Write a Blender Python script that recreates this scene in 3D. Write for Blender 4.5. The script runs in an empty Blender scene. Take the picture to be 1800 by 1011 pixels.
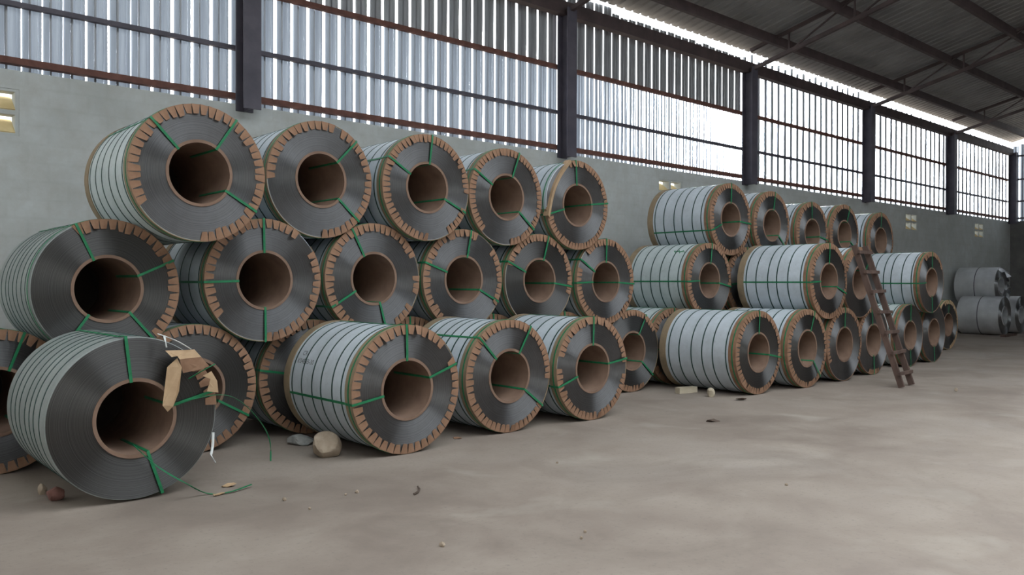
import bpy, bmesh, math, random
from mathutils import Matrix, Vector

# ------------------------------------------------------------------ camera
scene = bpy.context.scene
col = scene.collection
R_ = math.radians
H_CAM = 1.595
YAW = R_(41.9)
cam_d = bpy.data.cameras.new('camera')
cam = bpy.data.objects.new('camera', cam_d)
col.objects.link(cam)
cam_d.sensor_width = 36.0
cam_d.lens = 1440.0 / 1800.0 * 36.0
cam_d.clip_start = 0.05
cam.matrix_world = (Matrix.Translation((0, 0, H_CAM)) @ Matrix.Rotation(-YAW, 4, 'Z')
                    @ Matrix.Rotation(R_(90 - 0.33), 4, 'X') @ Matrix.Rotation(R_(0.13), 4, 'Z'))
scene.camera = cam

# ------------------------------------------------------------------ light
world = bpy.data.worlds.new('overcast_sky')
scene.world = world
world.use_nodes = True
bg = world.node_tree.nodes['Background']
bg.inputs['Color'].default_value = (0.90, 0.97, 1.0, 1)
bg.inputs['Strength'].default_value = 1.0

sun_d = bpy.data.lights.new('hazy_sun', 'SUN')
sun = bpy.data.objects.new('hazy_sun', sun_d)
col.objects.link(sun)
sun_d.energy = 10.0
sun_d.angle = R_(14)
sun_d.color = (1.0, 0.98, 0.95)
sun_dir = Vector((0.85, 0.50, 0.19)).normalized()      # towards the sun, behind the far bays of the wall
sun.rotation_euler = sun_dir.to_track_quat('Z', 'Y').to_euler()

vs = scene.view_settings
vs.view_transform = 'Standard'
vs.look = 'None'
vs.gamma = 1.0
vs.use_curve_mapping = False
vs.exposure = 2.2

random.seed(7)

# ------------------------------------------------------------------ materials
def new_mat(name):
    m = bpy.data.materials.new(name)
    m.use_nodes = True
    nt = m.node_tree
    return m, nt, nt.nodes['Principled BSDF']

def N(nt, t, **kw):
    n = nt.nodes.new(t)
    for k, v in kw.items():
        setattr(n, k, v)
    return n

def ramp(nt, fac, stops):
    r = N(nt, 'ShaderNodeValToRGB')
    e = r.color_ramp.elements
    while len(e) < len(stops):
        e.new(0.5)
    for q, (p, c) in zip(e, stops):
        q.position = p
        q.color = (*c, 1) if len(c) == 3 else c
    nt.links.new(fac, r.inputs['Fac'])
    return r.outputs['Color']

def noise(nt, scale, detail=4, rough=0.55, vec=None, dist=0.0):
    n = N(nt, 'ShaderNodeTexNoise')
    n.inputs['Scale'].default_value = scale
    n.inputs['Detail'].default_value = detail
    n.inputs['Roughness'].default_value = rough
    n.inputs['Distortion'].default_value = dist
    if vec is not None:
        nt.links.new(vec, n.inputs['Vector'])
    return n.outputs['Fac']

def coord(nt, which='Object', scale=None):
    tc = N(nt, 'ShaderNodeTexCoord')
    o = tc.outputs[which]
    if scale:
        mp = N(nt, 'ShaderNodeMapping')
        mp.inputs['Scale'].default_value = scale
        nt.links.new(o, mp.inputs['Vector'])
        o = mp.outputs['Vector']
    return o

def mix(nt, fac, a, b, mode='MIX'):
    m = N(nt, 'ShaderNodeMix', data_type='RGBA', blend_type=mode)
    for sock, v in ((m.inputs[0], fac), (m.inputs[6], a), (m.inputs[7], b)):
        if hasattr(v, 'is_linked'):
            nt.links.new(v, sock)
        elif isinstance(v, (int, float)):
            sock.default_value = v
        else:
            sock.default_value = (*v, 1)
    return m.outputs[2]

def bump(nt, h, strength, dist, bsdf):
    b = N(nt, 'ShaderNodeBump')
    b.inputs['Strength'].default_value = strength
    b.inputs['Distance'].default_value = dist
    nt.links.new(h, b.inputs['Height'])
    nt.links.new(b.outputs['Normal'], bsdf.inputs['Normal'])

def simple(name, c1, c2, scale=8, rough=0.7, metal=0.0, bs=0.15, bd=0.01, vscale=None, spec=0.5):
    m, nt, b = new_mat(name)
    v = coord(nt, 'Object', vscale)
    n = noise(nt, scale, 5, 0.6, v)
    nt.links.new(ramp(nt, n, [(0.3, c1), (0.7, c2)]), b.inputs['Base Color'])
    b.inputs['Roughness'].default_value = rough
    b.inputs['Metallic'].default_value = metal
    b.inputs['Specular IOR Level'].default_value = spec
    if bs:
        bump(nt, n, bs, bd, b)
    return m

M = {}
# concrete floor
m, nt, b = new_mat('dusty_concrete_floor')
v = coord(nt)
big = noise(nt, 0.35, 4, 0.6, v)
med = noise(nt, 1.6, 6, 0.6, v, 0.4)
fine = noise(nt, 26, 5, 0.7, v)
c = ramp(nt, big, [(0.34, (0.20, 0.160, 0.136)), (0.50, (0.255, 0.21, 0.18)), (0.68, (0.315, 0.272, 0.24))])
c = mix(nt, ramp(nt, med, [(0.35, (0, 0, 0)), (0.75, (0.65, 0.65, 0.65))]), c, (0.355, 0.305, 0.262))
c = mix(nt, ramp(nt, fine, [(0.25, (0.8, 0.8, 0.8)), (0.45, (0, 0, 0))]), c, (0.19, 0.165, 0.145))
spots = noise(nt, 1.3, 3, 0.5, v, 0.5)
c = mix(nt, ramp(nt, spots, [(0.60, (0, 0, 0)), (0.80, (0.6, 0.6, 0.6))]), c, (0.39, 0.35, 0.305))
stain = noise(nt, 0.55, 5, 0.6, v, 1.0)
c = mix(nt, ramp(nt, stain, [(0.50, (0, 0, 0)), (0.68, (0.55, 0.55, 0.55))]), c, (0.185, 0.15, 0.128))
nt.links.new(c, b.inputs['Base Color'])
nt.links.new(ramp(nt, med, [(0.3, (0.72, 0.72, 0.72)), (0.7, (0.9, 0.9, 0.9))]), b.inputs['Roughness'])
b.inputs['Specular IOR Level'].default_value = 0.2
bump(nt, fine, 0.12, 0.01, b)
M['floor'] = m

# cement-rendered block wall: faint joints and damp patches
m, nt, b = new_mat('cement_render_wall')
v = coord(nt)
bk = N(nt, 'ShaderNodeTexBrick')
mp = N(nt, 'ShaderNodeMapping')
mp.inputs['Rotation'].default_value = (R_(90), 0, 0)
nt.links.new(v, mp.inputs['Vector'])
nt.links.new(mp.outputs['Vector'], bk.inputs['Vector'])
bk.inputs['Scale'].default_value = 1.0
bk.inputs['Brick Width'].default_value = 0.42
bk.inputs['Row Height'].default_value = 0.21
bk.inputs['Mortar Size'].default_value = 0.03
bk.inputs['Mortar Smooth'].default_value = 1.0
bk.inputs['Color1'].default_value = (0.9, 0.9, 0.9, 1)
bk.inputs['Color2'].default_value = (1, 1, 1, 1)
bk.inputs['Mortar'].default_value = (0.80, 0.80, 0.78, 1)
n1 = noise(nt, 0.8, 5, 0.6, v)
n2 = noise(nt, 5, 5, 0.65, v)
c = ramp(nt, n1, [(0.3, (0.42, 0.445, 0.44)), (0.7, (0.57, 0.60, 0.60))])
c = mix(nt, ramp(nt, n2, [(0.3, (0.55, 0.55, 0.55)), (0.65, (0, 0, 0))]), c, (0.40, 0.395, 0.365))
c = mix(nt, 0.22, c, bk.outputs['Color'], 'MULTIPLY')
nt.links.new(c, b.inputs['Base Color'])
b.inputs['Roughness'].default_value = 0.9
bump(nt, n2, 0.2, 0.02, b)
M['wall'] = m
M['wall_raw'] = simple('bare_dark_blockwork', (0.10, 0.10, 0.10), (0.17, 0.165, 0.16), 2, 0.95)  # end wall blockwork, darker grey than the rendered wall

# wound steel edge: fine concentric laps, brushed along the lap
def wound(name, c1, c2, rough):
    m, nt, b = new_mat(name)
    v = coord(nt)
    sep = N(nt, 'ShaderNodeSeparateXYZ')
    nt.links.new(v, sep.inputs[0])
    cmb = N(nt, 'ShaderNodeCombineXYZ')
    nt.links.new(sep.outputs['X'], cmb.inputs['X'])
    nt.links.new(sep.outputs['Z'], cmb.inputs['Y'])
    ln = N(nt, 'ShaderNodeVectorMath', operation='LENGTH')
    nt.links.new(cmb.outputs[0], ln.inputs[0])
    n1d = N(nt, 'ShaderNodeTexNoise', noise_dimensions='1D')
    n1d.inputs['Scale'].default_value = 160
    n1d.inputs['Detail'].default_value = 3
    nt.links.new(ln.outputs['Value'], n1d.inputs['W'])
    f = noise(nt, 7, 5, 0.6, v)
    c = ramp(nt, n1d.outputs['Fac'], [(0.3, c1), (0.7, c2)])
    c = mix(nt, ramp(nt, f, [(0.35, (0, 0, 0)), (0.8, (0.5, 0.5, 0.5))]), c, (0.13, 0.125, 0.12))
    nt.links.new(c, b.inputs['Base Color'])
    b.inputs['Metallic'].default_value = 0.9
    b.inputs['Roughness'].default_value = rough
    b.inputs['Anisotropic'].default_value = 1.0
    b.inputs['Anisotropic Rotation'].default_value = 0.25
    tg = N(nt, 'ShaderNodeTangent', direction_type='RADIAL', axis='Y')
    nt.links.new(tg.outputs[0], b.inputs['Tangent'])
    bump(nt, n1d.outputs['Fac'], 0.08, 0.002, b)
    return m
M['steel'] = wound('wound_steel_edge', (0.15, 0.15, 0.156), (0.25, 0.25, 0.26), 0.55)
M['steel_dark'] = wound('wound_steel_edge_dull', (0.095, 0.093, 0.096), (0.17, 0.167, 0.168), 0.55)
M['galv_end'] = wound('wound_zinc_edge', (0.30, 0.31, 0.33), (0.50, 0.51, 0.53), 0.45)

def wrap(name, c1, c2, c3):
    m, nt, b = new_mat(name)
    v = coord(nt)
    n1 = noise(nt, 3.0, 5, 0.6, v)
    n2 = noise(nt, 18, 4, 0.6, v, 0.6)
    c = ramp(nt, n1, [(0.3, c1), (0.7, c2)])
    c = mix(nt, ramp(nt, n2, [(0.58, (0, 0, 0)), (0.78, (0.55, 0.55, 0.55))]), c, c3)
    nt.links.new(c, b.inputs['Base Color'])
    b.inputs['Roughness'].default_value = 0.5
    bump(nt, n2, 0.25, 0.012, b)
    return m
M['wrap'] = wrap('white_woven_wrapping', (0.43, 0.475, 0.52), (0.56, 0.615, 0.675), (0.36, 0.38, 0.39))
M['wrap_green'] = wrap('pale_green_wrapping', (0.41, 0.47, 0.475), (0.54, 0.60, 0.61), (0.28, 0.33, 0.30))
M['wrap_grey'] = wrap('grey_dusty_wrapping', (0.20, 0.225, 0.22), (0.29, 0.315, 0.305), (0.17, 0.18, 0.17))
M['card'] = simple('brown_cardboard', (0.195, 0.105, 0.062), (0.30, 0.172, 0.108), 9, 0.85, 0, 0.2, 0.006)
M['card_pale'] = simple('sunbleached_cardboard', (0.40, 0.27, 0.16), (0.50, 0.35, 0.22), 9, 0.85, 0, 0.2, 0.006)
M['card_olive'] = simple('dirty_cardboard_band', (0.20, 0.155, 0.10), (0.30, 0.22, 0.14), 7, 0.85, 0, 0.2, 0.006)
M['core'] = simple('core_paperboard', (0.165, 0.100, 0.070), (0.235, 0.150, 0.108), 5, 0.85, 0, 0.15, 0.006)
M['blackout'] = simple('dark_bore_blackout', (0.025, 0.018, 0.015), (0.045, 0.032, 0.026), 6, 0.9)  # near-black colour standing in for shade deep in the bores
M['strap'] = simple('green_plastic_strap', (0.008, 0.13, 0.055), (0.02, 0.22, 0.09), 20, 0.4, 0, 0)
M['band'] = simple('dark_green_band', (0.010, 0.035, 0.033), (0.02, 0.07, 0.06), 20, 0.45, 0, 0)
M['galv'] = simple('galvanised_sheet', (0.46, 0.47, 0.49), (0.64, 0.65, 0.67), 2, 0.35, 0.5, 0.1, 0.01)
M['foil'] = simple('torn_silver_foil', (0.45, 0.46, 0.5), (0.7, 0.71, 0.74), 9, 0.3, 0.7, 0.5, 0.03)
M['plastic_white'] = simple('white_plastic_film', (0.60, 0.62, 0.62), (0.75, 0.77, 0.77), 12, 0.5)
M['rust'] = simple('rusty_red_steel', (0.10, 0.042, 0.034), (0.19, 0.085, 0.065), 6, 0.8, 0.1, 0.2, 0.01)
M['beam'] = simple('dark_primed_steel', (0.050, 0.036, 0.038), (0.095, 0.066, 0.066), 3, 0.7, 0.1)
M['column'] = simple('violet_grey_painted_steel', (0.060, 0.055, 0.075), (0.105, 0.095, 0.120), 3, 0.6, 0.1)
M['roof'] = simple('aged_roof_sheet', (0.22, 0.215, 0.215), (0.33, 0.325, 0.32), 1.2, 0.6, 0.4, 0.05, 0.01)
M['wood'] = simple('grimy_ladder_wood', (0.060, 0.036, 0.030), (0.125, 0.078, 0.062), 6, 0.85, 0, 0.3, 0.01, (1, 1, 0.2))
M['wood_pale'] = simple('pale_timber', (0.40, 0.34, 0.25), (0.58, 0.51, 0.40), 8, 0.85, 0, 0.3, 0.01, (0.3, 1, 1))
M['stone'] = simple('tan_stone', (0.25, 0.19, 0.14), (0.44, 0.36, 0.28), 7, 0.95, 0, 0.6, 0.03)
M['stone_grey'] = simple('grey_mortar_lump', (0.16, 0.165, 0.165), (0.33, 0.33, 0.32), 9, 0.95, 0, 0.6, 0.03)
M['stone_red'] = simple('broken_red_brick', (0.13, 0.05, 0.04), (0.26, 0.13, 0.11), 12, 0.95, 0, 0.5, 0.02)
M['leaf'] = simple('dry_brown_scrap', (0.07, 0.05, 0.04), (0.14, 0.10, 0.08), 12, 0.9)
M['ink'] = simple('faded_black_ink', (0.07, 0.07, 0.08), (0.14, 0.14, 0.15), 30, 0.8, 0, 0)
M['vent'] = simple('cream_vent_block', (0.58, 0.44, 0.22), (0.72, 0.58, 0.32), 5, 0.9)
M['ground'] = simple('pale_earth', (0.30, 0.24, 0.18), (0.40, 0.33, 0.26), 0.5, 0.95)

# cladding sheets: zinc (opaque) and weathered translucent sheet
m, nt, b = new_mat('zinc_cladding_sheet')
v = coord(nt, 'Object', (1, 1, 0.12))
n = noise(nt, 6, 5, 0.6, v)
nt.links.new(ramp(nt, n, [(0.3, (0.24, 0.25, 0.265)), (0.7, (0.38, 0.39, 0.41))]), b.inputs['Base Color'])
b.inputs['Metallic'].default_value = 0.5
b.inputs['Roughness'].default_value = 0.45
M['zinc'] = m

def sheet_mat(name, tcol, rough, ftrans, flobe):
    m, nt, b = new_mat(name)
    v = coord(nt, 'Object', (1.6, 1, 0.10))
    n = noise(nt, 7, 5, 0.6, v)
    nt.links.new(ramp(nt, n, [(0.3, (0.17, 0.19, 0.225)), (0.7, (0.28, 0.305, 0.35))]), b.inputs['Base Color'])
    b.inputs['Roughness'].default_value = 0.45
    tr = N(nt, 'ShaderNodeBsdfTranslucent')
    nt.links.new(ramp(nt, n, [(0.25, tuple(0.6 * q for q in tcol)), (0.75, tcol)]), tr.inputs['Color'])
    rf = N(nt, 'ShaderNodeBsdfRefraction')
    rf.inputs['IOR'].default_value = 1.13
    rf.inputs['Roughness'].default_value = rough
    nt.links.new(ramp(nt, n, [(0.3, (0.34, 0.40, 0.50)), (0.7, (0.80, 0.88, 1.0))]), rf.inputs['Color'])
    m1 = N(nt, 'ShaderNodeMixShader'); m2 = N(nt, 'ShaderNodeMixShader')
    m1.inputs[0].default_value = ftrans
    m2.inputs[0].default_value = flobe
    nt.links.new(b.outputs[0], m1.inputs[1]); nt.links.new(tr.outputs[0], m1.inputs[2])
    nt.links.new(m1.outputs[0], m2.inputs[1]); nt.links.new(rf.outputs[0], m2.inputs[2])
    nt.links.new(m2.outputs[0], nt.nodes['Material Output'].inputs['Surface'])
    return m
M['sheet'] = sheet_mat('weathered_translucent_sheet', (0.55, 0.66, 0.82), 0.65, 0.012, 0.045)

# ------------------------------------------------------------------ helpers
def tag(o, label=None, cat=None, group=None, kind=None):
    if label: o['label'] = label
    if cat: o['category'] = cat
    if group: o['group'] = group
    if kind: o['kind'] = kind
    return o

def link(name, mesh, parent=None, loc=None, mw=None):
    o = bpy.data.objects.new(name, mesh)
    col.objects.link(o)
    if parent: o.parent = parent
    if loc: o.location = loc
    if mw is not None: o.matrix_local = mw
    return o

def empty(name, loc, rz=0.0):
    o = bpy.data.objects.new(name, None)
    col.objects.link(o)
    o.location = loc
    o.rotation_euler = (0, 0, rz)
    o.empty_display_size = 0.2
    return o

def mesh_from(name, bm, mat, smooth=0):
    me = bpy.data.meshes.new(name)
    bmesh.ops.recalc_face_normals(bm, faces=bm.faces)
    bm.to_mesh(me)
    bm.free()
    me.materials.append(mat)
    if smooth:
        for p in me.polygons: p.use_smooth = True
        me.set_sharp_from_angle(angle=R_(smooth))
    return me

def bx(bm, x0, x1, y0, y1, z0, z1, mat=None):
    vs_ = [bm.verts.new(p) for p in ((x0, y0, z0), (x1, y0, z0), (x1, y1, z0), (x0, y1, z0),
                                     (x0, y0, z1), (x1, y0, z1), (x1, y1, z1), (x0, y1, z1))]
    if mat is not None:
        for q in vs_: q.co = mat @ q.co
    for f in ((0, 3, 2, 1), (4, 5, 6, 7), (0, 1, 5, 4), (1, 2, 6, 5), (2, 3, 7, 6), (3, 0, 4, 7)):
        bm.faces.new([vs_[i] for i in f])
    return vs_

def box_mesh(name, x0, x1, y0, y1, z0, z1, mat):
    bm = bmesh.new()
    bx(bm, x0, x1, y0, y1, z0, z1)
    return mesh_from(name, bm, mat)

def bar(bm, p, q, w, h):
    """square bar from p to q, width w, height h"""
    p, q = Vector(p), Vector(q)
    d = q - p
    rot = d.to_track_quat('Y', 'Z').to_matrix().to_4x4()
    bx(bm, -w / 2, w / 2, 0, d.length, -h / 2, h / 2, Matrix.Translation(p) @ rot)

def tube(name, pts, rad, mat, flat=1.0, seg=6):
    bm = bmesh.new()
    pts = [Vector(p) for p in pts]
    # Catmull-Rom subdivision
    out = []
    n = len(pts)
    for i in range(n - 1):
        a, b_, c_, d_ = pts[max(i - 1, 0)], pts[i], pts[i + 1], pts[min(i + 2, n - 1)]
        for k in range(6):
            t = k / 6
            out.append(0.5 * ((2 * b_) + (c_ - a) * t + (2 * a - 5 * b_ + 4 * c_ - d_) * t * t + (3 * b_ - a - 3 * c_ + d_) * t ** 3))
    out.append(pts[-1])
    rings = []
    for i, p in enumerate(out):
        d = (out[min(i + 1, len(out) - 1)] - out[max(i - 1, 0)]).normalized()
        q = d.to_track_quat('Y', 'Z').to_matrix()
        rings.append([bm.verts.new(p + q @ Vector((rad * math.cos(2 * math.pi * k / seg), 0, rad * flat * math.sin(2 * math.pi * k / seg)))) for k in range(seg)])
    for a, b_ in zip(rings, rings[1:]):
        for k in range(seg):
            bm.faces.new((a[k], a[(k + 1) % seg], b_[(k + 1) % seg], b_[k]))
    bm.faces.new(rings[0]); bm.faces.new(rings[-1])
    return mesh_from(name, bm, mat, 60)

def lathe(prof, a0=0.0, a1=360.0, seg=96):
    """closed (r, y) profile turned about the Y axis; angle runs clockwise from 12 o'clock seen from -Y"""
    bm = bmesh.new()
    full = a1 - a0 >= 359.9
    n = max(2, int(round(seg * (a1 - a0) / 360)))
    rings = []
    for i in range(n if full else n + 1):
        a = R_(a0 + (a1 - a0) * i / n)
        rings.append([bm.verts.new((r * math.sin(a), y, r * math.cos(a))) for r, y in prof])
    k = len(prof)
    for i in range(len(rings) if full else len(rings) - 1):
        a, b_ = rings[i], rings[(i + 1) % len(rings)]
        for j in range(k):
            bm.faces.new((a[j], a[(j + 1) % k], b_[(j + 1) % k], b_[j]))
    if not full:
        bm.faces.new(rings[0]); bm.faces.new(rings[-1])
    return bm

def pix(x, y, z=0.0):
    """point at height z seen at pixel (x, y)"""
    zz = -(y - 497.2) / 1440.0
    d = (z - H_CAM) / zz
    r = (x - 900) / 1440.0 * d
    return Vector((r * math.cos(YAW) + d * math.sin(YAW), d * math.cos(YAW) - r * math.sin(YAW), z))

# ------------------------------------------------------------------ the shed
YW = 10.5
XE = 34.75
ZB, ZE = 3.95, 6.43
SL = 0.24
ROOF0 = 7.0
COLX = [4.63 + 6.0 * i for i in range(6)]
def roofz(y): return ROOF0 + SL * (YW - y)

o = link('floor', box_mesh('floor', -8, XE + 0.2, -12, YW + 0.2, -0.15, 0, M['floor'])); tag(o, 'dusty grey-brown concrete floor', kind='structure')
o = link('ground', box_mesh('ground', -80, 120, -80, 80, -0.4, -0.16, M['ground'])); tag(o, 'bare earth outside the shed', kind='structure')

vents = [(1.22, 2.02), (13.44, 14.25), (25.4, 26.25), (31.1, 31.95)]
VZ0, VZ1 = 3.22, 3.74
bm = bmesh.new()
bx(bm, -8, XE, YW, YW + 0.2, 0, VZ0)
bx(bm, -8, XE, YW, YW + 0.2, VZ1, ZB)
xs = [-8] + [q for p in vents for q in p] + [XE]
for i in range(0, len(xs), 2):
    bx(bm, xs[i], xs[i + 1], YW, YW + 0.2, VZ0, VZ1)
o = link('wall_back', mesh_from('wall_back', bm, M['wall'])); tag(o, 'grey cement-rendered block wall behind the coils', kind='structure')
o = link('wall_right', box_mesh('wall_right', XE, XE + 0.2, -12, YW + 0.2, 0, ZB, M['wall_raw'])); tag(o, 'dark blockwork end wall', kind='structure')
o = link('wall_left', box_mesh('wall_left', -8.2, -8, -12.2, YW + 0.2, 0, 9.9, M['wall'])); tag(o, 'left end wall of the shed', kind='structure')
o = link('wall_front', box_mesh('wall_front', -8.2, XE + 0.2, -12.2, -12, 0, 6.85, M['wall'])); tag(o, 'wall behind the camera', kind='structure')

# vent blocks: 2 x 2 openings with sloping slats
for i, (x0, x1) in enumerate(vents):
    e = empty('window_%d' % (i + 1), ((x0 + x1) / 2, YW, VZ0)); tag(e, 'four-hole concrete vent block in the rendered wall', kind='structure')
    w = x1 - x0; h = VZ1 - VZ0
    bm = bmesh.new()
    for a0, a1 in ((-w / 2, -w / 2 + 0.04), (-0.03, 0.03), (w / 2 - 0.04, w / 2)):
        bx(bm, a0, a1, 0.01, 0.19, 0, h)
    for a0, a1 in ((-w / 2 + 0.04, -0.03), (0.03, w / 2 - 0.04)):
        for z0, z1 in ((0, 0.03), (h / 2 - 0.025, h / 2 + 0.025), (h - 0.03, h)):
            bx(bm, a0, a1, 0.01, 0.19, z0, z1)
    link('vent_frame', mesh_from('vent_frame', bm, M['wall']), e)
    for a0, a1 in ((-w / 2 + 0.04, -0.03), (0.03, w / 2 - 0.04)):
        for z0 in (0.03, h / 2 + 0.025):
            bm = bmesh.new()
            hh = h / 2 - 0.055
            bx(bm, a0, a1, -0.012, 0.012, -0.14, 0.14, Matrix.Translation((0, 0.12, z0 + hh * 0.42)) @ Matrix.Rotation(R_(-52), 4, 'X'))
            link('slat', mesh_from('slat', bm, M['vent']), e)

# roof
bm = bmesh.new()
prof = []
x = -8.3
while x < XE + 0.3:
    prof += [(x, 0), (x + 0.17, 0), (x + 0.19, 0.035), (x + 0.23, 0.035)]
    x += 0.25
va = [bm.verts.new((px, YW + 0.06, roofz(YW + 0.06) + pz)) for px, pz in prof]
rows = [va] + [[bm.verts.new((px, yy, min(roofz(yy), roofz(-1.5 - yy)) + pz)) for px, pz in prof] for yy in (3.6, -0.75, -4.6, -12.2)]
for k, (r0, r1) in enumerate(zip(rows, rows[1:])):
    for i in range(len(prof) - 1):
        if k in (1, 2) and -2.0 < prof[i][0] < 17.5: continue      # unseen opening either side of the ridge, added to light the interior
        bm.faces.new((r0[i], r0[i + 1], r1[i + 1], r1[i]))
o = link('ceiling', mesh_from('ceiling', bm, M['roof'])); tag(o, 'dark ribbed metal roof sheeting seen from below', kind='structure')

# columns (I-sections) standing on the wall
def ibeam(name, mat, w, d, z0, z1):
    bm = bmesh.new()
    bx(bm, -w / 2, w / 2, -d / 2, -d / 2 + 0.018, z0, z1)
    bx(bm, -w / 2, w / 2, d / 2 - 0.018, d / 2, z0, z1)
    bx(bm, -0.009, 0.009, -d / 2 + 0.018, d / 2 - 0.018, z0, z1)
    return mesh_from(name, bm, mat)
colmesh = ibeam('steel_column', M['column'], 0.24, 0.26, 0, ZE + 0.1 - 3.86)
ordw = ['first', 'second', 'third', 'fourth', 'fifth', 'sixth']
for i, x in enumerate(COLX):
    e = empty('steel_column', (x, YW + 0.02 - 0.15, 3.86)); tag(e, 'violet-grey steel column above the wall, %s from the left' % ordw[i], 'column', 'columns of the clad wall', 'structure')
    link('shaft', colmesh, e)

# girts, eave beam and rails run bay by bay
def girt(x0, x1, z, h, d, mat, label, y=YW + 0.06, name='girt'):
    bm = bmesh.new()
    bx(bm, x0, x1, y - d / 2, y - d / 2 + 0.012, -h / 2, h / 2)
    bx(bm, x0, x1, y - d / 2 + 0.012, y + d / 2, h / 2 - 0.012, h / 2)
    bx(bm, x0, x1, y - d / 2 + 0.012, y + d / 2, -h / 2, -h / 2 + 0.012)
    o = link(name, mesh_from(name, bm, mat), None, (0, 0, z))
    tag(o, label, 'beam', 'girts of the clad wall', 'structure')
bays = [(-8.0, COLX[0])] + [(COLX[i], COLX[i + 1]) for i in range(5)]
bayw = ['leftmost bay', 'second bay', 'third bay', 'fourth bay', 'fifth bay', 'rightmost bay']
for (x0, x1), bw in zip(bays, bayw):
    girt(x0 + 0.006, x1 - 0.006, 4.06, 0.075, 0.10, M['rust'], 'rusty bottom rail of the cladding, ' + bw, name='bottom_rail')
    girt(x0 + 0.006, x1 - 0.006, 4.70, 0.055, 0.07, M['column'], 'thin dark lower girt across the cladding, ' + bw)
    girt(x0 + 0.006, x1 - 0.006, 5.52, 0.07, 0.08, M['rust'], 'rusty upper girt across the cladding, ' + bw)
    girt(x0 + 0.005, x1 - 0.005, ZE + 0.12, 0.24, 0.16, M['beam'], 'deep dark eave beam over the cladding, ' + bw, YW - 0.06, 'eave_beam')

# cladding: each sheet its own piece, slits between
def sheet_mesh(name, w, h, mat, rib=0.02, far=False):
    """ribbed sheet of width w: flat, a folded rib, flat, lapped edge"""
    bm = bmesh.new()
    pr = [(0, 0.012), (0.012, 0), (w * 0.30, 0.0), (w * 0.36, rib), (w * 0.44, rib), (w * 0.50, 0), (w * 0.74, 0.002), (w * 0.78, rib * 0.45), (w * 0.82, 0), (w - 0.012, 0), (w, 0.016)]
    if far: pr = [(0, 0.012), (0.012, 0), (w * 0.34, 0.0), (w * 0.37, -0.035), (w * 0.55, -0.035), (w * 0.58, 0), (w * 0.74, 0.002), (w * 0.78, 0.01), (w * 0.82, 0), (w - 0.012, 0), (w, 0.016)]
    zs = [0, h * 0.3, h * 0.62, h]
    rows = [[bm.verts.new((px, py + random.uniform(-0.003, 0.003), z)) for px, py in pr] for z in zs]
    for a, b_ in zip(rows, rows[1:]):
        for i in range(len(pr) - 1):
            f_ = bm.faces.new((a[i], a[i + 1], b_[i + 1], b_[i]))
            if i in ((2, 3, 4) if far else (2, 3)): f_.material_index = 1          # folded rib, opaque metal clip
    me = mesh_from(name, bm, mat)
    me.materials.append(M['zinc'])
    return me

YC = YW + 0.115
clad = empty('wall_cladding', (0, YC, 0)); tag(clad, 'vertical metal and translucent cladding sheets above the wall', kind='structure')
rc_ = random.Random(3)
cache = {}
for bi, (x0, x1) in enumerate(bays):
    if bi == 0: x0 = -1.6
    x = x0
    k = 0
    while x < x1 - 0.02:
        pitch = 0.25
        if bi == 0:
            gap = rc_.choice((0.003, 0.006, 0.014, 0.004, 0.009)) if x < 3.3 else 0.030
        elif bi == 1:
            gap = 0.036
        elif bi == 2:
            gap = 0.032
        else:
            gap = 0.030; pitch = 0.36 if bi > 3 else 0.30
        if bi == 0 and x < 3.3: pitch = rc_.choice((0.25, 0.25, 0.16, 0.12, 0.21))
        w = pitch - gap
        for tier in (0, 1):
            if tier == 0:
                zb = 3.86 + rc_.uniform(-0.02, 0.05); zt = 5.50
                mat = 'sheet'
            else:
                zb = 5.50
                gapz = {0: 0.03, 1: 0.02, 2: 0.15, 3: 0.13, 4: 0.2, 5: 0.2}[bi]
                if bi == 2 and x < COLX[1] + 1.3: gapz = 0.04
                if bi == 3 and k % 2: gapz = 0.05
                zt = ROOF0 - gapz + rc_.uniform(-0.025, 0.025)
                mat = 'zinc' if bi < 3 else 'sheet'
            key = (round(w, 3), bi > 2, tier, mat, rc_.randint(0, 2))
            if key not in cache:
                cache[key] = sheet_mesh('cladding_sheet', w, 1.0, M[mat], far=bi > 2)
            o = link('cladding_sheet', cache[key], clad)
            o.location = (x + gap / 2, rc_.uniform(-0.006, 0.006), zb)
            o.scale = (1, 1, zt - zb)
            o.rotation_euler = (0, 0, R_(rc_.uniform(-1.5, 1.5)))
        x += pitch
        k += 1
# gable end above the dark wall
gab = empty('wall_gable_cladding', (XE + 0.1, 0, 0)); tag(gab, 'cladding sheets of the far gable end', kind='structure')
y = YW - 0.05
k = 0
gm = sheet_mesh('cladding_sheet', 0.21, 1.0, M['sheet'])
while y > -12:
    if y > 5.0:
        o = link('cladding_sheet', gm, gab)
        o.location = (0, y, 3.86); o.rotation_euler = (0, 0, R_(-90)); o.scale = (1, 1, roofz(y) - 3.86 - 0.22)
    y -= 0.25
for z in (4.06, 4.7, 5.52, 6.4):
    o = link('gable_girt', box_mesh('gable_girt', XE - 0.06, XE + 0.02, 0, YW - 0.05, z - 0.03, z + 0.03, M['column'])); tag(o, 'girt across the far gable end at %s' % {4.06: 'sill level', 4.7: 'lower level', 5.52: 'upper level', 6.4: 'eave level'}[z], 'beam', 'gable girts', 'structure')
o = link('gable_panel', box_mesh('gable_panel', XE + 0.08, XE + 0.1, -12, 4.95, ZB, 9.6, M['zinc'])); tag(o, 'plain sheet closing the rest of the far gable', kind='structure')

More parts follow.
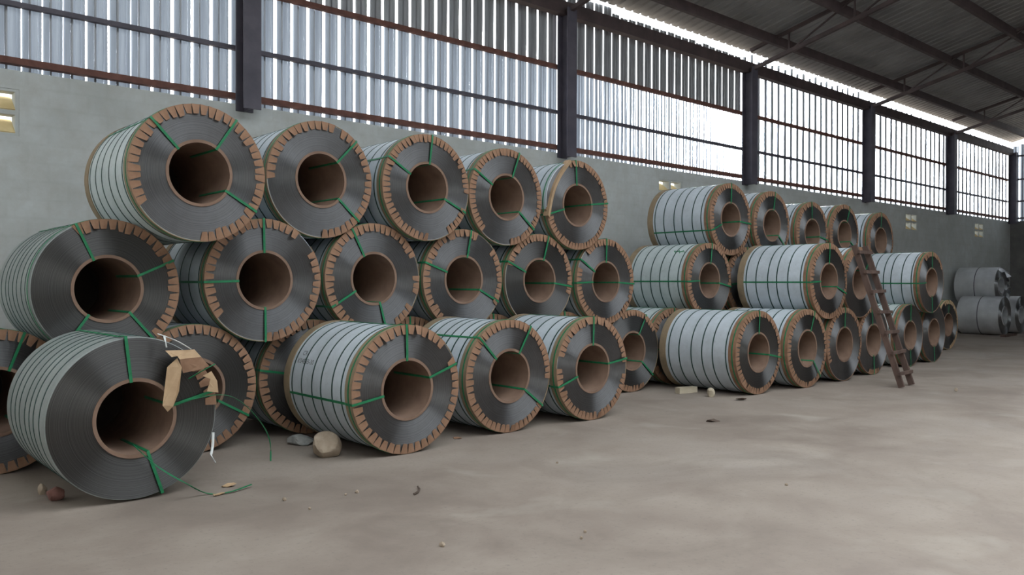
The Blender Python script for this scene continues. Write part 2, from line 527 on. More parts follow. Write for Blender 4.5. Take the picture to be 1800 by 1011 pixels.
# purlins
pw = ['lowest', 'second', 'third', 'fourth', 'fifth', 'sixth', 'seventh']
for i in range(7):
    y = 9.72 - 1.48 * i
    bm = bmesh.new()
    z = roofz(y) - 0.17
    bx(bm, -7.9, XE, y - 0.045, y + 0.045, z - 0.10, z + 0.10)
    o = link('purlin', mesh_from('purlin', bm, M['beam'])); tag(o, 'dark roof purlin along the shed, %s above the clad wall' % pw[i], 'beam', 'roof purlins', 'structure')

# trusses rising from the columns
for i, x in enumerate(COLX[:-1]):
    e = empty('roof_truss', (x, YW - 0.15, ZE + 0.1)); tag(e, 'dark lattice roof truss rising from the %s column' % ordw[i], 'truss', 'roof trusses', 'structure')
    Y0 = 10.35
    def P(y, lo): return Vector((0, y - (YW - 0.15), roofz(y) - (0.55 if lo else 0.10) - (ZE + 0.1)))
    for nm, lo, w in (('upper_chord', False, 0.07), ('lower_chord', True, 0.08)):
        bm = bmesh.new(); bar(bm, P(Y0, lo), P(-0.75, lo), w, w); link(nm, mesh_from(nm, bm, M['beam']), e)
    y = 9.4
    while y > -0.5:
        bm = bmesh.new(); bar(bm, P(y, True), P(y, False), 0.035, 0.035); link('web_post', mesh_from('web_post', bm, M['beam']), e)
        bm = bmesh.new(); bar(bm, P(y, True), P(y - 1.48, False), 0.03, 0.03); link('web_diagonal', mesh_from('web_diagonal', bm, M['beam']), e)
        y -= 1.48

# ------------------------------------------------------------------ coils
RW = 0.590          # wrapped radius
RO = 0.600          # radius over the edge protectors
RC = 0.292          # core outer radius
RB = 0.266          # bore
mcache = {}
def cached(key, fn):
    if key not in mcache: mcache[key] = fn()
    return mcache[key]

def flap_mesh(i, n, mat):
    """one folded tooth: rim at r = RO, tapering towards the eye"""
    r = random.Random(i * 17 + n)
    pitch = 2 * math.pi * RO / n
    w0 = pitch * 0.485; w1 = pitch * r.uniform(0.23, 0.31); ln = r.uniform(0.082, 0.10); sk = r.uniform(-0.004, 0.004)
    bm = bmesh.new()
    t = 0.004
    pts = [(-w0, 0), (w0, 0), (w1 + sk, -ln), (-w1 + sk, -ln + r.uniform(-0.006, 0.006))]
    fr = [bm.verts.new((x, -t, z)) for x, z in pts]
    bk_ = [bm.verts.new((x, 0, z)) for x, z in pts]
    bm.faces.new(fr); bm.faces.new(bk_[::-1])
    for k in range(4): bm.faces.new((fr[k], bk_[k], bk_[(k + 1) % 4], fr[(k + 1) % 4]))
    return mesh_from('flap', bm, mat)

def in_gap(a, gaps):
    a %= 360
    for g0, g1 in gaps:
        g0 %= 360; g1 %= 360
        if (g0 <= a <= g1) if g0 <= g1 else (a >= g0 or a <= g1): return True
    return False

def strap_mesh(L, deep, back):
    """green strap: bore, across the face, over the rim and back along the body; lies in the 12 o'clock plane"""
    w = 0.011; t = 0.004
    path = [(RB - 0.004, deep), (RB - 0.004, -0.008), (RC + 0.01, -0.012), (RO - 0.05, -0.020), (RO + 0.004, -0.016), (RO + 0.004, 0.10), (RW + 0.006, 0.13), (RW + 0.006, back)]
    bm = bmesh.new()
    prev = None
    n = len(path)
    for i, (r, y) in enumerate(path):
        a = path[max(i - 1, 0)]; b_ = path[min(i + 1, n - 1)]
        dr, dy = b_[0] - a[0], b_[1] - a[1]
        l = math.hypot(dr, dy); nr, ny = -dy / l, dr / l
        q = [bm.verts.new((s * w, y + k * ny * t, r + k * nr * t)) for s, k in ((-1, 0), (1, 0), (1, 1), (-1, 1))]
        if prev:
            for j in range(4): bm.faces.new((prev[j], prev[(j + 1) % 4], q[(j + 1) % 4], q[j]))
        else: bm.faces.new(q)
        prev = q
    bm.faces.new(prev)
    return mesh_from('strap', bm, M['strap'])

NCOIL = 0
def coil(x, y, z, label, group, L=1.27, straps=(0, 90, 265), flaps=50, gaps=(), bands=6, wrapm='wrap', steel='steel',
         yaw=0.0, split=True, rear=True, band_strap=True, prot=True, cardm='card', protgaps=None, seed=None, roll=0):
    global NCOIL
    NCOIL += 1
    rnd = random.Random(NCOIL * 31 + 5)
    e = empty('steel_coil', (x, y, z - RO), R_(yaw)); tag(e, label, 'steel coil', group)
    up = (0, 0, RO)
    # wound steel body
    link('steel_winding', cached(('st', L, steel), lambda: mesh_from('steel_winding', lathe([(RC, 0.0), (RW - 0.006, 0.0), (RW - 0.006, L), (RC, L)]), M[steel], 40)), e, up)
    link('core_tube', cached(('core', L), lambda: mesh_from('core_tube', lathe([(RB, -0.006), (RC, -0.006), (RC, L + 0.004), (RB, L + 0.004)], seg=64), M['core'], 40)), e, up)
    link('wrapping', cached(('wr', L, wrapm), lambda: mesh_from('wrapping', lathe([(RW - 0.006, 0.004), (RW, 0.006), (RW, L - 0.004), (RW - 0.006, L - 0.002)]), M[wrapm], 40)), e, up)
    # bands round the body
    y0 = 0.17; y1 = L - 0.16
    for k in range(bands):
        yy = y0 + (y1 - y0) * k / max(1, bands - 1) + rnd.uniform(-0.02, 0.02)
        link('band', cached('band', lambda: mesh_from('band', lathe([(RW - 0.001, -0.009), (RW + 0.003, -0.009), (RW + 0.003, 0.009), (RW - 0.001, 0.009)], seg=72), M['band'], 40)), e, (0, yy, RO))
    # edge protectors
    def ranges(gs):
        if not gs: return [(0, 360)]
        g = sorted((a % 360, b_ % 360) for a, b_ in gs)
        out = []
        for i, (a, b_) in enumerate(g):
            nx = g[(i + 1) % len(g)][0]
            if nx <= b_: nx += 360
            out.append((b_, nx))
        return out
    if prot:
        pg = gaps if protgaps is None else protgaps
        bm = None
        for a0, a1 in ranges(pg):
            b2 = lathe([(RW + 0.001, 0.0), (RO - 0.002, 0.0), (RO - 0.002, 0.115), (RW + 0.001, 0.115)], a0, a1)
            me_ = bpy.data.meshes.new('tmp'); b2.to_mesh(me_); b2.free()
            if bm is None: bm = bmesh.new()
            bm.from_mesh(me_); bpy.data.meshes.remove(me_)
        pr = None
        if not split:
            fb = bm
            for k in range(flaps):
                a = 360 * (k + 0.5) / flaps
                if in_gap(a, gaps): continue
                fm = cached(('fl', k % 5, flaps, cardm), lambda: flap_mesh(k % 5, flaps, M[cardm]))
                mt = Matrix.Rotation(R_(a), 4, 'Y') @ Matrix.Translation((0, -0.001, RO - 0.002)) @ Matrix.Rotation(R_(-rnd.uniform(2, 12)), 4, 'X')
                vv = [fb.verts.new(mt @ q.co) for q in fm.vertices]
                for p in fm.polygons: fb.faces.new([vv[i] for i in p.vertices])
        pr = link('edge_protector', mesh_from('edge_protector', bm, M['card_olive' if split else cardm], 30), e, up)
        if split:
            for k in range(flaps):
                a = 360 * (k + 0.5) / flaps
                if in_gap(a, gaps): continue
                fm = cached(('fl', k % 5, flaps, cardm), lambda: flap_mesh(k % 5, flaps, M[cardm]))
                lift = rnd.uniform(2, 9) if rnd.random() < 0.85 else rnd.uniform(10, 24)
                mt = Matrix.Rotation(R_(a), 4, 'Y') @ Matrix.Translation((0, -0.001, RO - 0.002)) @ Matrix.Rotation(R_(-lift), 4, 'X') @ Matrix.Rotation(R_(rnd.uniform(-3, 3)), 4, 'Y')
                link('flap', fm, pr, mw=mt)
        if band_strap:
            link('rim_strap', cached('rim', lambda: mesh_from('rim_strap', lathe([(RO - 0.002, 0.045), (RO + 0.002, 0.045), (RO + 0.002, 0.062), (RO - 0.002, 0.062)]), M['strap'], 40)), e, up)
    if rear:
        link('rear_protector', cached(('rear', L), lambda: mesh_from('rear_protector', lathe([(RW + 0.001, L - 0.11), (RO - 0.002, L - 0.11), (RO - 0.002, L + 0.004), (RC + 0.2, L + 0.006), (RC + 0.2, L + 0.002), (RW + 0.001, L + 0.002)]), M['card_olive'], 30)), e, up)
    link('bore_blackout', cached(('rc', L), lambda: mesh_from('bore_blackout', lathe([(0.0005, L - 0.02), (RB - 0.001, L - 0.02), (RB - 0.001, L - 0.014), (0.0005, L - 0.014)], seg=48), M['blackout'], 40)), e, up)  # added disc, blocks the bore so its depth goes black
    for a in straps:
        deep = 0.5
        sm = cached(('strap', L), lambda: strap_mesh(L, 0.6, L))
        link('strap', sm, e, mw=Matrix.Translation(up) @ Matrix.Rotation(R_(a), 4, 'Y'))
    return e

def rest(x, a, b_):
    """height of a coil at x resting on the two coils a, b_ = (x, z); x is moved to touch both"""
    D = 2 * RO + 0.008
    (xa, za), (xb, zb) = a, b_
    dx, dz = xb - xa, zb - za
    d = math.hypot(dx, dz)
    h = math.sqrt(D * D - d * d / 4)
    return ((xa + xb) / 2 - dz / d * h, (za + zb) / 2 + dx / d * h)

Z1 = RO + 0.004
g1, g2, g3 = 'coils in the near stack', 'coils in the far stack', 'loose coils in front of the near stack'
# --- bottom, back
BX = [1.34, 2.88, 4.20, 5.45, 6.72, 8.00, 9.32]
coil(1.34, 7.85, Z1, 'coil at the far left edge, mostly hidden behind the bare grey coil', g1, wrapm='wrap_green', straps=(20, 140), flaps=46)
coil(2.88, 7.62, Z1, 'dark-faced coil on the floor half hidden behind the bare grey coil', g1, straps=(120,), flaps=48, steel='steel_dark', gaps=((200, 290),), protgaps=())
coil(4.20, 7.82, Z1, 'coil tucked between the dark-faced coil and the text-marked white coil', g1, straps=(280, 30), flaps=48)
for x in (5.45, 6.72, 8.00):
    coil(x, 7.85, Z1, 'bottom coil buried behind the three front white coils', 'buried bottom coils of the near stack', split=False)
coil(9.32, 7.74, Z1, 'dark-faced bottom coil at the right end of the near stack', g1, straps=(30, 130), flaps=54, gaps=((60, 150), (250, 330)), protgaps=(), steel='steel_dark')
# --- second row
r2 = [rest(0, (BX[i], Z1), (BX[i + 1], Z1)) for i in range(6)]
Y2 = [7.53, 7.55, 7.62, 7.64, 7.67, 7.68]
coil(r2[0][0], Y2[0], r2[0][1], 'grey second-row coil at left end, cardboard teeth only on its right side', g1, wrapm='wrap_grey', straps=(335, 65, 140, 215), flaps=50, gaps=((138, 334),), steel='steel_dark', bands=7, rear=False)
coil(r2[1][0], Y2[1], r2[1][1], 'second-row coil with scuffed torn rim, above the dark-faced floor coil', g1, straps=(358, 268, 180), flaps=48, gaps=((35, 62), (182, 232)), protgaps=((40, 55),), bands=5)
coil(r2[2][0], Y2[2], r2[2][1], 'second-row coil with full tooth ring above the text-marked white coil', g1, straps=(332, 240, 165), flaps=50, gaps=((62, 84), (108, 122), (152, 168)), protgaps=())
coil(r2[3][0], Y2[3], r2[3][1], 'fourth coil from the left in the second row of the near stack', g1, straps=(10, 289, 117), flaps=50, gaps=((22, 50), (120, 200)), protgaps=())
coil(r2[4][0], Y2[4], r2[4][1], 'second coil from the right in the second row of the near stack', g1, straps=(15, 293, 98), flaps=56, gaps=((110, 290),), protgaps=(), steel='steel_dark')
coil(r2[5][0], Y2[5], r2[5][1], 'right end coil in the second row of the near stack', g1, straps=(0, 93, 268, 300), flaps=56, gaps=((292, 318),), protgaps=())
# --- third row
r3 = [rest(0, r2[i], r2[i + 1]) for i in range(5)]
Y3 = [7.15, 7.58, 7.52, 7.60, 7.62]
coil(r3[0][0] - 0.02, Y3[0], r3[0][1], 'top coil at the left end of the near stack, widest of the top row', g1, wrapm='wrap_green', straps=(316, 33, 121), flaps=50, gaps=((178, 238),), protgaps=(), bands=6)
coil(r3[1][0], Y3[1], r3[1][1], 'second top coil of the near stack with bare lower left rim', g1, straps=(43, 133), flaps=46, gaps=((14, 24), (180, 268)), protgaps=())
coil(r3[2][0], Y3[2], r3[2][1], 'middle top coil of the near stack with bright smooth face', g1, straps=(6, 300, 115), flaps=58, gaps=((92, 112), (150, 178)), protgaps=())
coil(r3[3][0], Y3[3], r3[3][1], 'fourth top coil of the near stack with scratched face', g1, straps=(20, 300, 130), flaps=60, gaps=((172, 222),), protgaps=())
q = coil(r3[4][0], Y3[4], r3[4][1], 'right end top coil of the near stack with peeled cardboard strip', g1, straps=(355, 84, 255), flaps=60, gaps=((262, 342),), protgaps=((262, 342),))
# peeled strip lying as a chord over the left rim of that coil
bm = bmesh.new()
a0, a1 = R_(252), R_(344)
p0 = Vector((RO * math.sin(a0), -0.02, RO * math.cos(a0))); p1 = Vector((RO * math.sin(a1), -0.02, RO * math.cos(a1)))
prev = None
for k in range(13):
    t = k / 12
    p = p0.lerp(p1, t) + Vector((-0.07, 0, 0.045)) * math.sin(math.pi * t)
    qs = [bm.verts.new(p + Vector((0.028, -0.002, -0.012))), bm.verts.new(p + Vector((-0.028, -0.03, 0.012))), bm.verts.new(p + Vector((-0.028, 0.07, 0.012))), bm.verts.new(p + Vector((-0.024, 0.072, 0.012))), bm.verts.new(p + Vector((-0.024, -0.02, 0.012))), bm.verts.new(p + Vector((0.028, 0.004, -0.012)))]
    if prev:
        for j in range(6): bm.faces.new((prev[j], prev[(j + 1) % 6], qs[(j + 1) % 6], qs[j]))
    else: bm.faces.new(qs)
    prev = qs
bm.faces.new(prev)
link('peeled_strip', mesh_from('peeled_strip', bm, M['card_pale']), q, (0, 0, RO))

# --- loose coils in front
CA = coil(1.94, 6.26, Z1, 'bare dark grey coil nearest the camera with loose green strap and torn cardboard', g3, L=1.22, wrapm='wrap_grey', steel='steel_dark', straps=(353, 75, 162), flaps=46, gaps=((88, 40),), prot=True, protgaps=((88, 40),), bands=7, rear=False, band_strap=False)
CC = coil(4.36, 6.31, Z1, 'white-wrapped coil with printed text, chocked by a stone', g3, L=1.29, straps=(358, 70, 261), flaps=46, gaps=((50, 66),), protgaps=(), bands=6)
CD = coil(5.80, 6.50, Z1, 'middle of the three white floor coils in front', g3, L=1.09, straps=(315, 30, 127), flaps=52, gaps=((100, 128),), protgaps=())
CE = coil(7.06, 6.46, Z1, 'right-hand white floor coil of the near group, beside the dark floor gap', g3, L=1.19, straps=(0, 82, 253), flaps=54, gaps=((88, 100), (276, 284)), protgaps=())

# --- far stack, back rows (mostly hidden), then front rows
PX = [10.54, 11.77, 13.08, 14.42, 15.98, 17.20, 18.90]
coil(PX[0], 7.92, Z1, 'bottom coil with olive edge squeezed between the near stack and the far stack', g2, split=False, wrapm='wrap_green')
for x in PX[1:]:
    coil(x, 7.92, Z1, 'bottom back coil buried inside the far stack', 'buried bottom coils of the far stack', split=False)
p2 = [rest(0, (PX[i], Z1), (PX[i + 1], Z1)) for i in range(6)]
CG = coil(p2[0][0], 7.68, p2[0][1], 'pale green wrapped coil at the left end of the far stack, second row', g2, straps=(5, 100, 268), wrapm='wrap_green', steel='steel_dark', flaps=54, split=False, gaps=((100, 180),), protgaps=())
for x, z in p2[1:]:
    coil(x, 7.80, z, 'second-row back coil buried inside the far stack', 'buried second-row coils of the far stack', split=False)
p3 = [rest(0, p2[i], p2[i + 1]) for i in range(5)]
tl = ['long white coil at the left end of the top row of the far stack', 'second coil from the left in the top row of the far stack', 'middle coil in the top row of the far stack with white sunlit teeth',
      'fourth top coil of the far stack with stained cardboard rim', 'right end coil in the top row of the far stack']
for i, (x, z) in enumerate(p3):
    coil(x, 7.72, z, tl[i], g2, straps=((0, 95, 250), (10, 130), (355, 100), (20, 120), (0,))[i], split=False, flaps=58, steel=('steel', 'steel', 'steel', 'steel_dark', 'steel')[i])
FX = [10.48, 11.72, 12.98, 14.30, 16.20, 17.50]
FY = [6.38, 6.30, 6.33, 6.45, 6.60, 6.66]
fl = ['big white-wrapped floor coil at the left front of the far stack', 'second floor coil from the left at the front of the far stack', 'third front floor coil of the far stack, left of the ladder',
      'floor coil directly behind the foot of the ladder', 'floor coil just right of the ladder', 'floor coil at the right end of the far stack']
for i, x in enumerate(FX):
    coil(x, FY[i], Z1, fl[i], g2, L=(1.31, 1.27, 1.27, 1.27, 1.16, 1.1)[i], straps=((0, 100), (20, 140), (0,), (180, 350), (0, 180), (180,))[i], split=False, flaps=54, gaps=((), (), ((120, 240),), ((20, 160), (200, 260)), ((0, 359),), ((0, 359),))[i], protgaps=(), steel=('steel_dark', 'steel_dark', 'steel', 'steel', 'steel', 'steel')[i], wrapm='wrap' if i < 4 else 'wrap_green')
f2 = [rest(0, (FX[1], Z1), (FX[2], Z1)), rest(0, (FX[2], Z1), (FX[3], Z1)), rest(0, (FX[4], Z1), (FX[5], Z1))]
coil(f2[0][0], 6.28, f2[0][1], 'white-wrapped second-row coil left of the ladder', g2, straps=(0, 110, 268), split=False, flaps=56, steel='steel_dark')
coil(f2[1][0], 6.38, f2[1][1], 'second-row coil that the ladder leans on', g2, straps=(40,), split=False, flaps=56, gaps=((40, 290),), protgaps=(), steel='steel_dark')
coil(f2[2][0], 6.46, f2[2][1], 'white-wrapped second-row coil right of the ladder', g2, L=1.22, straps=(0, 180, 268), split=False, flaps=58, gaps=((60, 320),), protgaps=())
coil(21.1, 7.70, Z1, 'lone coil with frayed pale cardboard at the far right end', g2, straps=(0,), split=False, flaps=40, cardm='card_pale', gaps=((170, 330),), protgaps=())

# --- galvanised coils by the far corner
def silver(x, y, z, label, L=1.2, torn=False):
    e = empty('galvanised_coil', (x, y, z - RO)); tag(e, label, 'steel coil', 'galvanised coils by the far corner')
    up = (0, 0, RO)
    ro = RO - 0.004
    link('steel_winding', cached(('gs', L), lambda: mesh_from('steel_winding', lathe([(0.27, 0.0), (ro - 0.004, 0.0), (ro - 0.004, L), (0.27, L)]), M['galv_end'], 40)), e, up)
    link('wrapping', cached(('gw', L), lambda: mesh_from('wrapping', lathe([(ro - 0.004, 0.01), (ro, 0.01), (ro, L - 0.01), (ro - 0.004, L - 0.01)]), M['galv'], 40)), e, up)
    link('inner_ring', cached(('gi', L), lambda: mesh_from('inner_ring', lathe([(0.25, -0.01), (0.30, -0.01), (0.30, 0.0), (0.27, 0.0), (0.27, L), (0.25, L)], seg=64), M['galv'], 40)), e, up)
    link('band', cached('gband', lambda: mesh_from('band', lathe([(ro, -0.012), (ro + 0.004, -0.012), (ro + 0.004, 0.012), (ro, 0.012)], seg=72), M['column'], 40)), e, (0, L * 0.5, RO))
    if torn:
        for k in range(9):
            a = R_(-20 + k * 22)
            bm = bmesh.new()
            w = 0.09
            pts = [Vector((-w, 0.02, 0)), Vector((w, 0.02, 0)), Vector((w * 0.5, -random.uniform(0.08, 0.2), -random.uniform(0.1, 0.2))), Vector((-w * 0.7, -random.uniform(0.05, 0.15), -random.uniform(0.12, 0.3)))]
            v1 = [bm.verts.new(p) for p in pts]; v2 = [bm.verts.new(p + Vector((0, 0.004, 0.006))) for p in pts]
            bm.faces.new(v1); bm.faces.new(v2[::-1])
            for j in range(4): bm.faces.new((v1[j], v2[j], v2[(j + 1) % 4], v1[(j + 1) % 4]))
            link('torn_foil', mesh_from('torn_foil', bm, M['foil']), e, mw=Matrix.Translation(up) @ Matrix.Rotation(a, 4, 'Y') @ Matrix.Translation((0, 0, ro)))
    return e
silver(28.35, 8.7, Z1, 'silver galvanised coil on the floor below the torn one')
silver(29.9, 8.7, Z1, 'silver galvanised floor coil at the right edge of the photo')
tx, tz = rest(0, (28.35, Z1), (29.9, Z1))
silver(tx, 9.05, tz, 'silver galvanised coil with torn wrapping lying on top', 1.2, True)
o = link('timber_skid', box_mesh('timber_skid', -0.55, 0.55, -0.06, 0.06, 0, 0.07, M['wood']), None, (27.9, 8.45, 0)); tag(o, 'low timber skid on the floor before the silver coils', 'timber')

# ------------------------------------------------------------------ ladder
b0 = pix(1586, 681); 
lx, ly = b0.x, b0.y
LW = 0.44
top = Vector((-0.02, 0.72, 2.20))
e = empty('ladder', (lx, ly, 0), R_(4)); tag(e, 'grimy wooden ladder leaning on the far stack', 'ladder')
for s in (0, LW):
    bm = bmesh.new(); bar(bm, (s, 0, 0.012), (s + top.x, top.y, top.z), 0.05, 0.085)
    link('rail', mesh_from('rail', bm, M['wood']), e)
for k in range(7):
    t = 0.10 + k * 0.142
    p = top * t
    bm = bmesh.new(); bar(bm, (p.x - 0.06, p.y - 0.055, p.z), (p.x + LW + 0.06, p.y - 0.055, p.z + random.uniform(-0.015, 0.015)), 0.035, 0.05)
    link('rung', mesh_from('rung', bm, M['wood']), e)

# ------------------------------------------------------------------ stones, chocks, debris
def rock(name, loc, size, mat, seed, label, cat, cuts=2, parent=None):
    r = random.Random(seed)
    bm = bmesh.new()
    bmesh.ops.create_icosphere(bm, subdivisions=cuts + 1, radius=1.0)
    ax = [Vector((r.gauss(0, 1), r.gauss(0, 1), r.gauss(0, 1))).normalized() for _ in range(9)]
    for v_ in bm.verts:
        d = v_.co.normalized()
        s = 1.0
        for a in ax:
            dd = d.dot(a)
            if dd > 0.62: s = min(s, 0.70 / dd)
        v_.co = d * s
    lo = min(v_.co.z for v_ in bm.verts)
    for v_ in bm.verts:
        v_.co = Vector((v_.co.x * size[0], v_.co.y * size[1], (max(v_.co.z, lo * 0.75) - lo * 0.75) * size[2]))
    o = link(name, mesh_from(name, bm, mat, 25), None, loc)
    o.rotation_euler = (0, 0, r.uniform(0, 6))
    return tag(o, label, cat)
rock('stone', pix(581, 803) + Vector((-0.05, 0, 0)), (0.15, 0.13, 0.145), M['stone'], 4, 'tan stone chocking the text-marked white coil', 'stone')
rock('mortar_lump', pix(530, 783), (0.15, 0.09, 0.065), M['stone_grey'], 9, 'jagged grey mortar lump beside the tan stone', 'stone')
rock('stone', pix(1250, 697), (0.06, 0.06, 0.075), M['wood_pale'], 12, 'small pale stone by the big white far coil', 'stone')
rock('brick_fragment', pix(98, 882), (0.07, 0.07, 0.07), M['stone_red'], 15, 'dark red brick fragment under the bare grey coil', 'stone')
rock('stone', pix(74, 872), (0.035, 0.03, 0.05), M['stone'], 16, 'pale stone on the floor left of the bare grey coil', 'stone')
o = link('timber_block', box_mesh('timber_block', -0.17, 0.17, -0.05, 0.05, 0, 0.085, M['wood_pale']), None, pix(1207, 690)); o.rotation_euler = (0, 0, R_(-12)); tag(o, 'pale split timber block chocking the big white far coil', 'timber')

def scrap(name, px, py, size, mat, label, cat, seed):
    r = random.Random(seed)
    bm = bmesh.new()
    n = 7
    ring = [(size * r.uniform(0.5, 1.0) * math.cos(2 * math.pi * k / n), size * 0.45 * r.uniform(0.5, 1.0) * math.sin(2 * math.pi * k / n), 0.004 + r.uniform(0, 0.35) * size) for k in range(n)]
    a = [bm.verts.new(p) for p in ring]; b_ = [bm.verts.new((p[0], p[1], max(p[2] - 0.006, 0))) for p in ring]
    ca = bm.verts.new((0, 0, 0.008)); cb = bm.verts.new((0, 0, 0.001))
    for k in range(n):
        bm.faces.new((a[k], a[(k + 1) % n], ca)); bm.faces.new((b_[(k + 1) % n], b_[k], cb)); bm.faces.new((a[k], b_[k], b_[(k + 1) % n], a[(k + 1) % n]))
    o = link(name, mesh_from(name, bm, mat), None, pix(px, py)); o.rotation_euler = (0, 0, r.uniform(-0.5, 0.5))
    tag(o, label, cat)
scrap('dry_leaf', 1253, 741, 0.10, M['leaf'], 'curled dark scrap on the floor before the big white far coil', 'leaf', 2)
scrap('dry_leaf', 1304, 703, 0.12, M['leaf'], 'dark scrap close under the big white far coil', 'leaf', 3)
scrap('cardboard_scrap', 402, 858, 0.07, M['card_pale'], 'pale cardboard scrap beside the loose green strap end', 'scrap', 5)
scrap('cardboard_scrap', 385, 873, 0.06, M['card_pale'], 'pale cardboard scrap under the loose green strap', 'scrap', 6)
scrap('cardboard_scrap', 805, 772, 0.07, M['card'], 'brown cardboard scrap in front of the white floor coils', 'scrap', 8)
o = link('twig', tube('twig', [(0, 0, 0.01), (0.05, 0.02, 0.014), (0.12, 0.10, 0.01), (0.15, 0.16, 0.012)], 0.008, M['leaf']), None, pix(728, 872)); tag(o, 'short dark twig on the open floor', 'twig')
pl = ['near the loose green strap', 'in the middle of the floor', 'before the middle white coils', 'low in the photo', 'right of the twig', 'on the far right floor']
for k, (px, py, s) in enumerate(((500, 882, 0.018), (628, 868, 0.017), (608, 872, 0.012), (778, 962, 0.02), (545, 897, 0.011), (1682, 686, 0.03), (980, 815, 0.012), (1023, 948, 0.012), (1384, 853, 0.014), (1030, 937, 0.012))):
    rock('pebble', pix(px, py), (s, s, s), M['stone'], 40 + k, ('tan pebble on the floor ' + (pl[k] if k < 6 else ['below the right-hand white coil', 'at the lower centre', 'on the right open floor', 'just above the lower centre one'][k - 6])), 'pebble', 1)

# loose straps and torn pieces on the bare coil (parts of it)
ca = Vector((1.94, 6.28, 0.0))
def local(p): return Vector(p) - ca
fl_y = -0.03
def face_pt(px, py, y=6.24):
    """point of the vertical plane Y=y seen at a pixel"""
    a = (px - 900) / 1440.0; c_ = -(py - 497.2) / 1440.0
    dx = a * math.cos(YAW) + math.sin(YAW); dy = math.cos(YAW) - a * math.sin(YAW)
    t = y / dy
    return Vector((dx * t, y, H_CAM + c_ * t))
g = pix(362, 871); h = pix(440, 858)
link('loose_strap', tube('loose_strap', [local(face_pt(232, 784, 6.22)), local(face_pt(275, 822, 6.2)), local(face_pt(322, 850, 6.05)), local(g + Vector((0, 0, 0.008))), local(pix(400, 869) + Vector((0, 0, 0.008))), local(h + Vector((0, 0, 0.02)))], 0.010, M['strap'], 0.4), CA)
link('loose_strap', tube('loose_strap', [local(face_pt(305, 712, 6.2)), local(face_pt(380, 696, 6.15)), local(face_pt(420, 707, 6.2)), local(face_pt(455, 742, 6.25)), local(face_pt(472, 775, 6.3)), local(face_pt(474, 812, 6.3))], 0.007, M['strap'], 0.4), CA)
link('loose_strap', tube('loose_strap', [local(face_pt(330, 668, 6.2)), local(face_pt(350, 656, 6.15)), local(face_pt(376, 642, 6.1))], 0.013, M['strap'], 0.4), CA)
link('plastic_shred', tube('plastic_shred', [local(face_pt(373, 762, 6.2)), local(face_pt(372, 785, 6.18)), local(face_pt(370, 802, 6.16)), local(face_pt(377, 815, 6.16))], 0.010, M['plastic_white'], 0.4), CA)
link('plastic_shred', tube('plastic_shred', [local(face_pt(275, 589, 6.22)), local(face_pt(290, 594, 6.2)), local(face_pt(312, 603, 6.2)), local(face_pt(334, 616, 6.2))], 0.008, M['plastic_white'], 0.5), CA)
link('plastic_shred', tube('plastic_shred', [local(face_pt(287, 592, 6.2)), local(face_pt(289, 602, 6.19)), local(face_pt(291, 613, 6.19))], 0.010, M['plastic_white'], 0.4), CA)
def card_sheet(name, pts, mat, ys, thick=0.006):
    bm = bmesh.new()
    f_ = [bm.verts.new(local(face_pt(p[0], p[1], y_))) for p, y_ in zip(pts, ys)]
    b_ = [bm.verts.new(v_.co + Vector((0.002, thick, 0.002))) for v_ in f_]
    bm.faces.new(f_); bm.faces.new(b_[::-1])
    n = len(f_)
    for k in range(n): bm.faces.new((f_[k], b_[k], b_[(k + 1) % n], f_[(k + 1) % n]))
    link(name, mesh_from(name, bm, mat), CA)
card_sheet('torn_cardboard', [(292, 648), (310, 632), (318, 648), (313, 690), (303, 716), (293, 726), (284, 715)], M['card_pale'], [6.2, 6.2, 6.17, 6.16, 6.19, 6.21, 6.2])
card_sheet('torn_cardboard', [(289, 619), (340, 617), (352, 630), (314, 634), (310, 628), (300, 630)], M['card_pale'], [6.21, 6.22, 6.22, 6.17, 6.18, 6.19])
card_sheet('torn_cardboard', [(314, 634), (352, 630), (366, 646), (352, 651), (345, 655), (334, 655), (320, 658)], M['card'], [6.17, 6.2, 6.21, 6.19, 6.2, 6.19, 6.18])
card_sheet('torn_cardboard', [(355, 663), (370, 655), (380, 672), (382, 692), (362, 690), (366, 676), (368, 668)], M['card_pale'], [6.19, 6.2, 6.2, 6.2, 6.19, 6.18, 6.19])

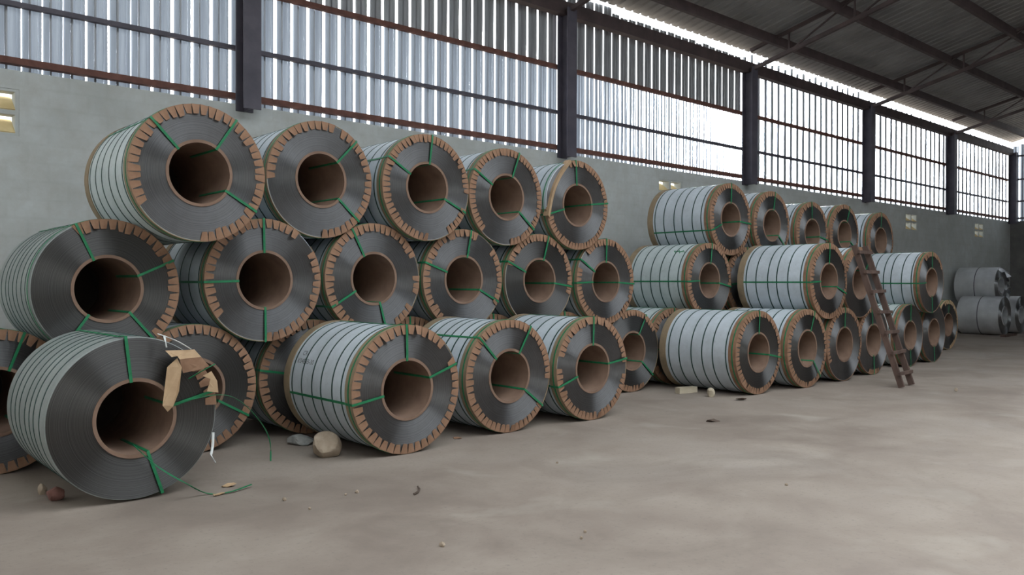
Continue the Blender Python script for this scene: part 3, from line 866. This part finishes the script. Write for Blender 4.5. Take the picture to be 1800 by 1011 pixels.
# printed marks on the white wrapping, laid on the cylinder
def curved_text(txt, ang0, y, size, parent):
    cu = bpy.data.curves.new('txt', 'FONT'); cu.body = txt; cu.size = size; cu.align_x = 'CENTER'; cu.resolution_u = 2
    ot = bpy.data.objects.new('txt', cu); col.objects.link(ot)
    dg = bpy.context.evaluated_depsgraph_get()
    me = bpy.data.meshes.new_from_object(ot.evaluated_get(dg))
    bpy.data.objects.remove(ot)
    me.materials.clear(); me.materials.append(M['ink'])
    for v_ in me.vertices:
        a = ang0 + v_.co.y / RW
        yy = y - v_.co.x
        v_.co = Vector(((RW + 0.0025) * math.sin(a), yy, (RW + 0.0025) * math.cos(a)))
    link('printed_marks', me, parent, (0, 0, RO))
# seen from the left, the lettering runs from the rear of the coil towards its face
curved_text('CR', R_(298), 1.0, 0.07, CC)
curved_text('K04E4B-30', R_(290), 0.93, 0.07, CC)

# green paint scribble on the pale green coil of the far stack
bm = bmesh.new()
zz = [(0.20, 318), (0.26, 324), (0.29, 317), (0.34, 325), (0.37, 318), (0.43, 323), (0.36, 321), (0.24, 320)]
for (ya, aa), (yb, ab) in zip(zz, zz[1:]):
    def cp(y_, a_, r_): return Vector((r_ * math.sin(R_(a_)), y_, r_ * math.cos(R_(a_))))
    n_ = 5
    for k in range(n_):
        t0, t1 = k / n_, (k + 1) / n_
        q = [(ya + (yb - ya) * t0, aa + (ab - aa) * t0 - 0.9), (ya + (yb - ya) * t1, aa + (ab - aa) * t1 - 0.9), (ya + (yb - ya) * t1, aa + (ab - aa) * t1 + 0.9), (ya + (yb - ya) * t0, aa + (ab - aa) * t0 + 0.9)]
        lo = [bm.verts.new(cp(y_, a_, RW + 0.0005)) for y_, a_ in q]; hi = [bm.verts.new(cp(y_, a_, RW + 0.002)) for y_, a_ in q]
        bm.faces.new(hi); bm.faces.new(lo[::-1])
        for j in range(4): bm.faces.new((lo[j], lo[(j + 1) % 4], hi[(j + 1) % 4], hi[j]))
link('paint_mark', mesh_from('paint_mark', bm, M['strap']), CG, (0, 0, RO))
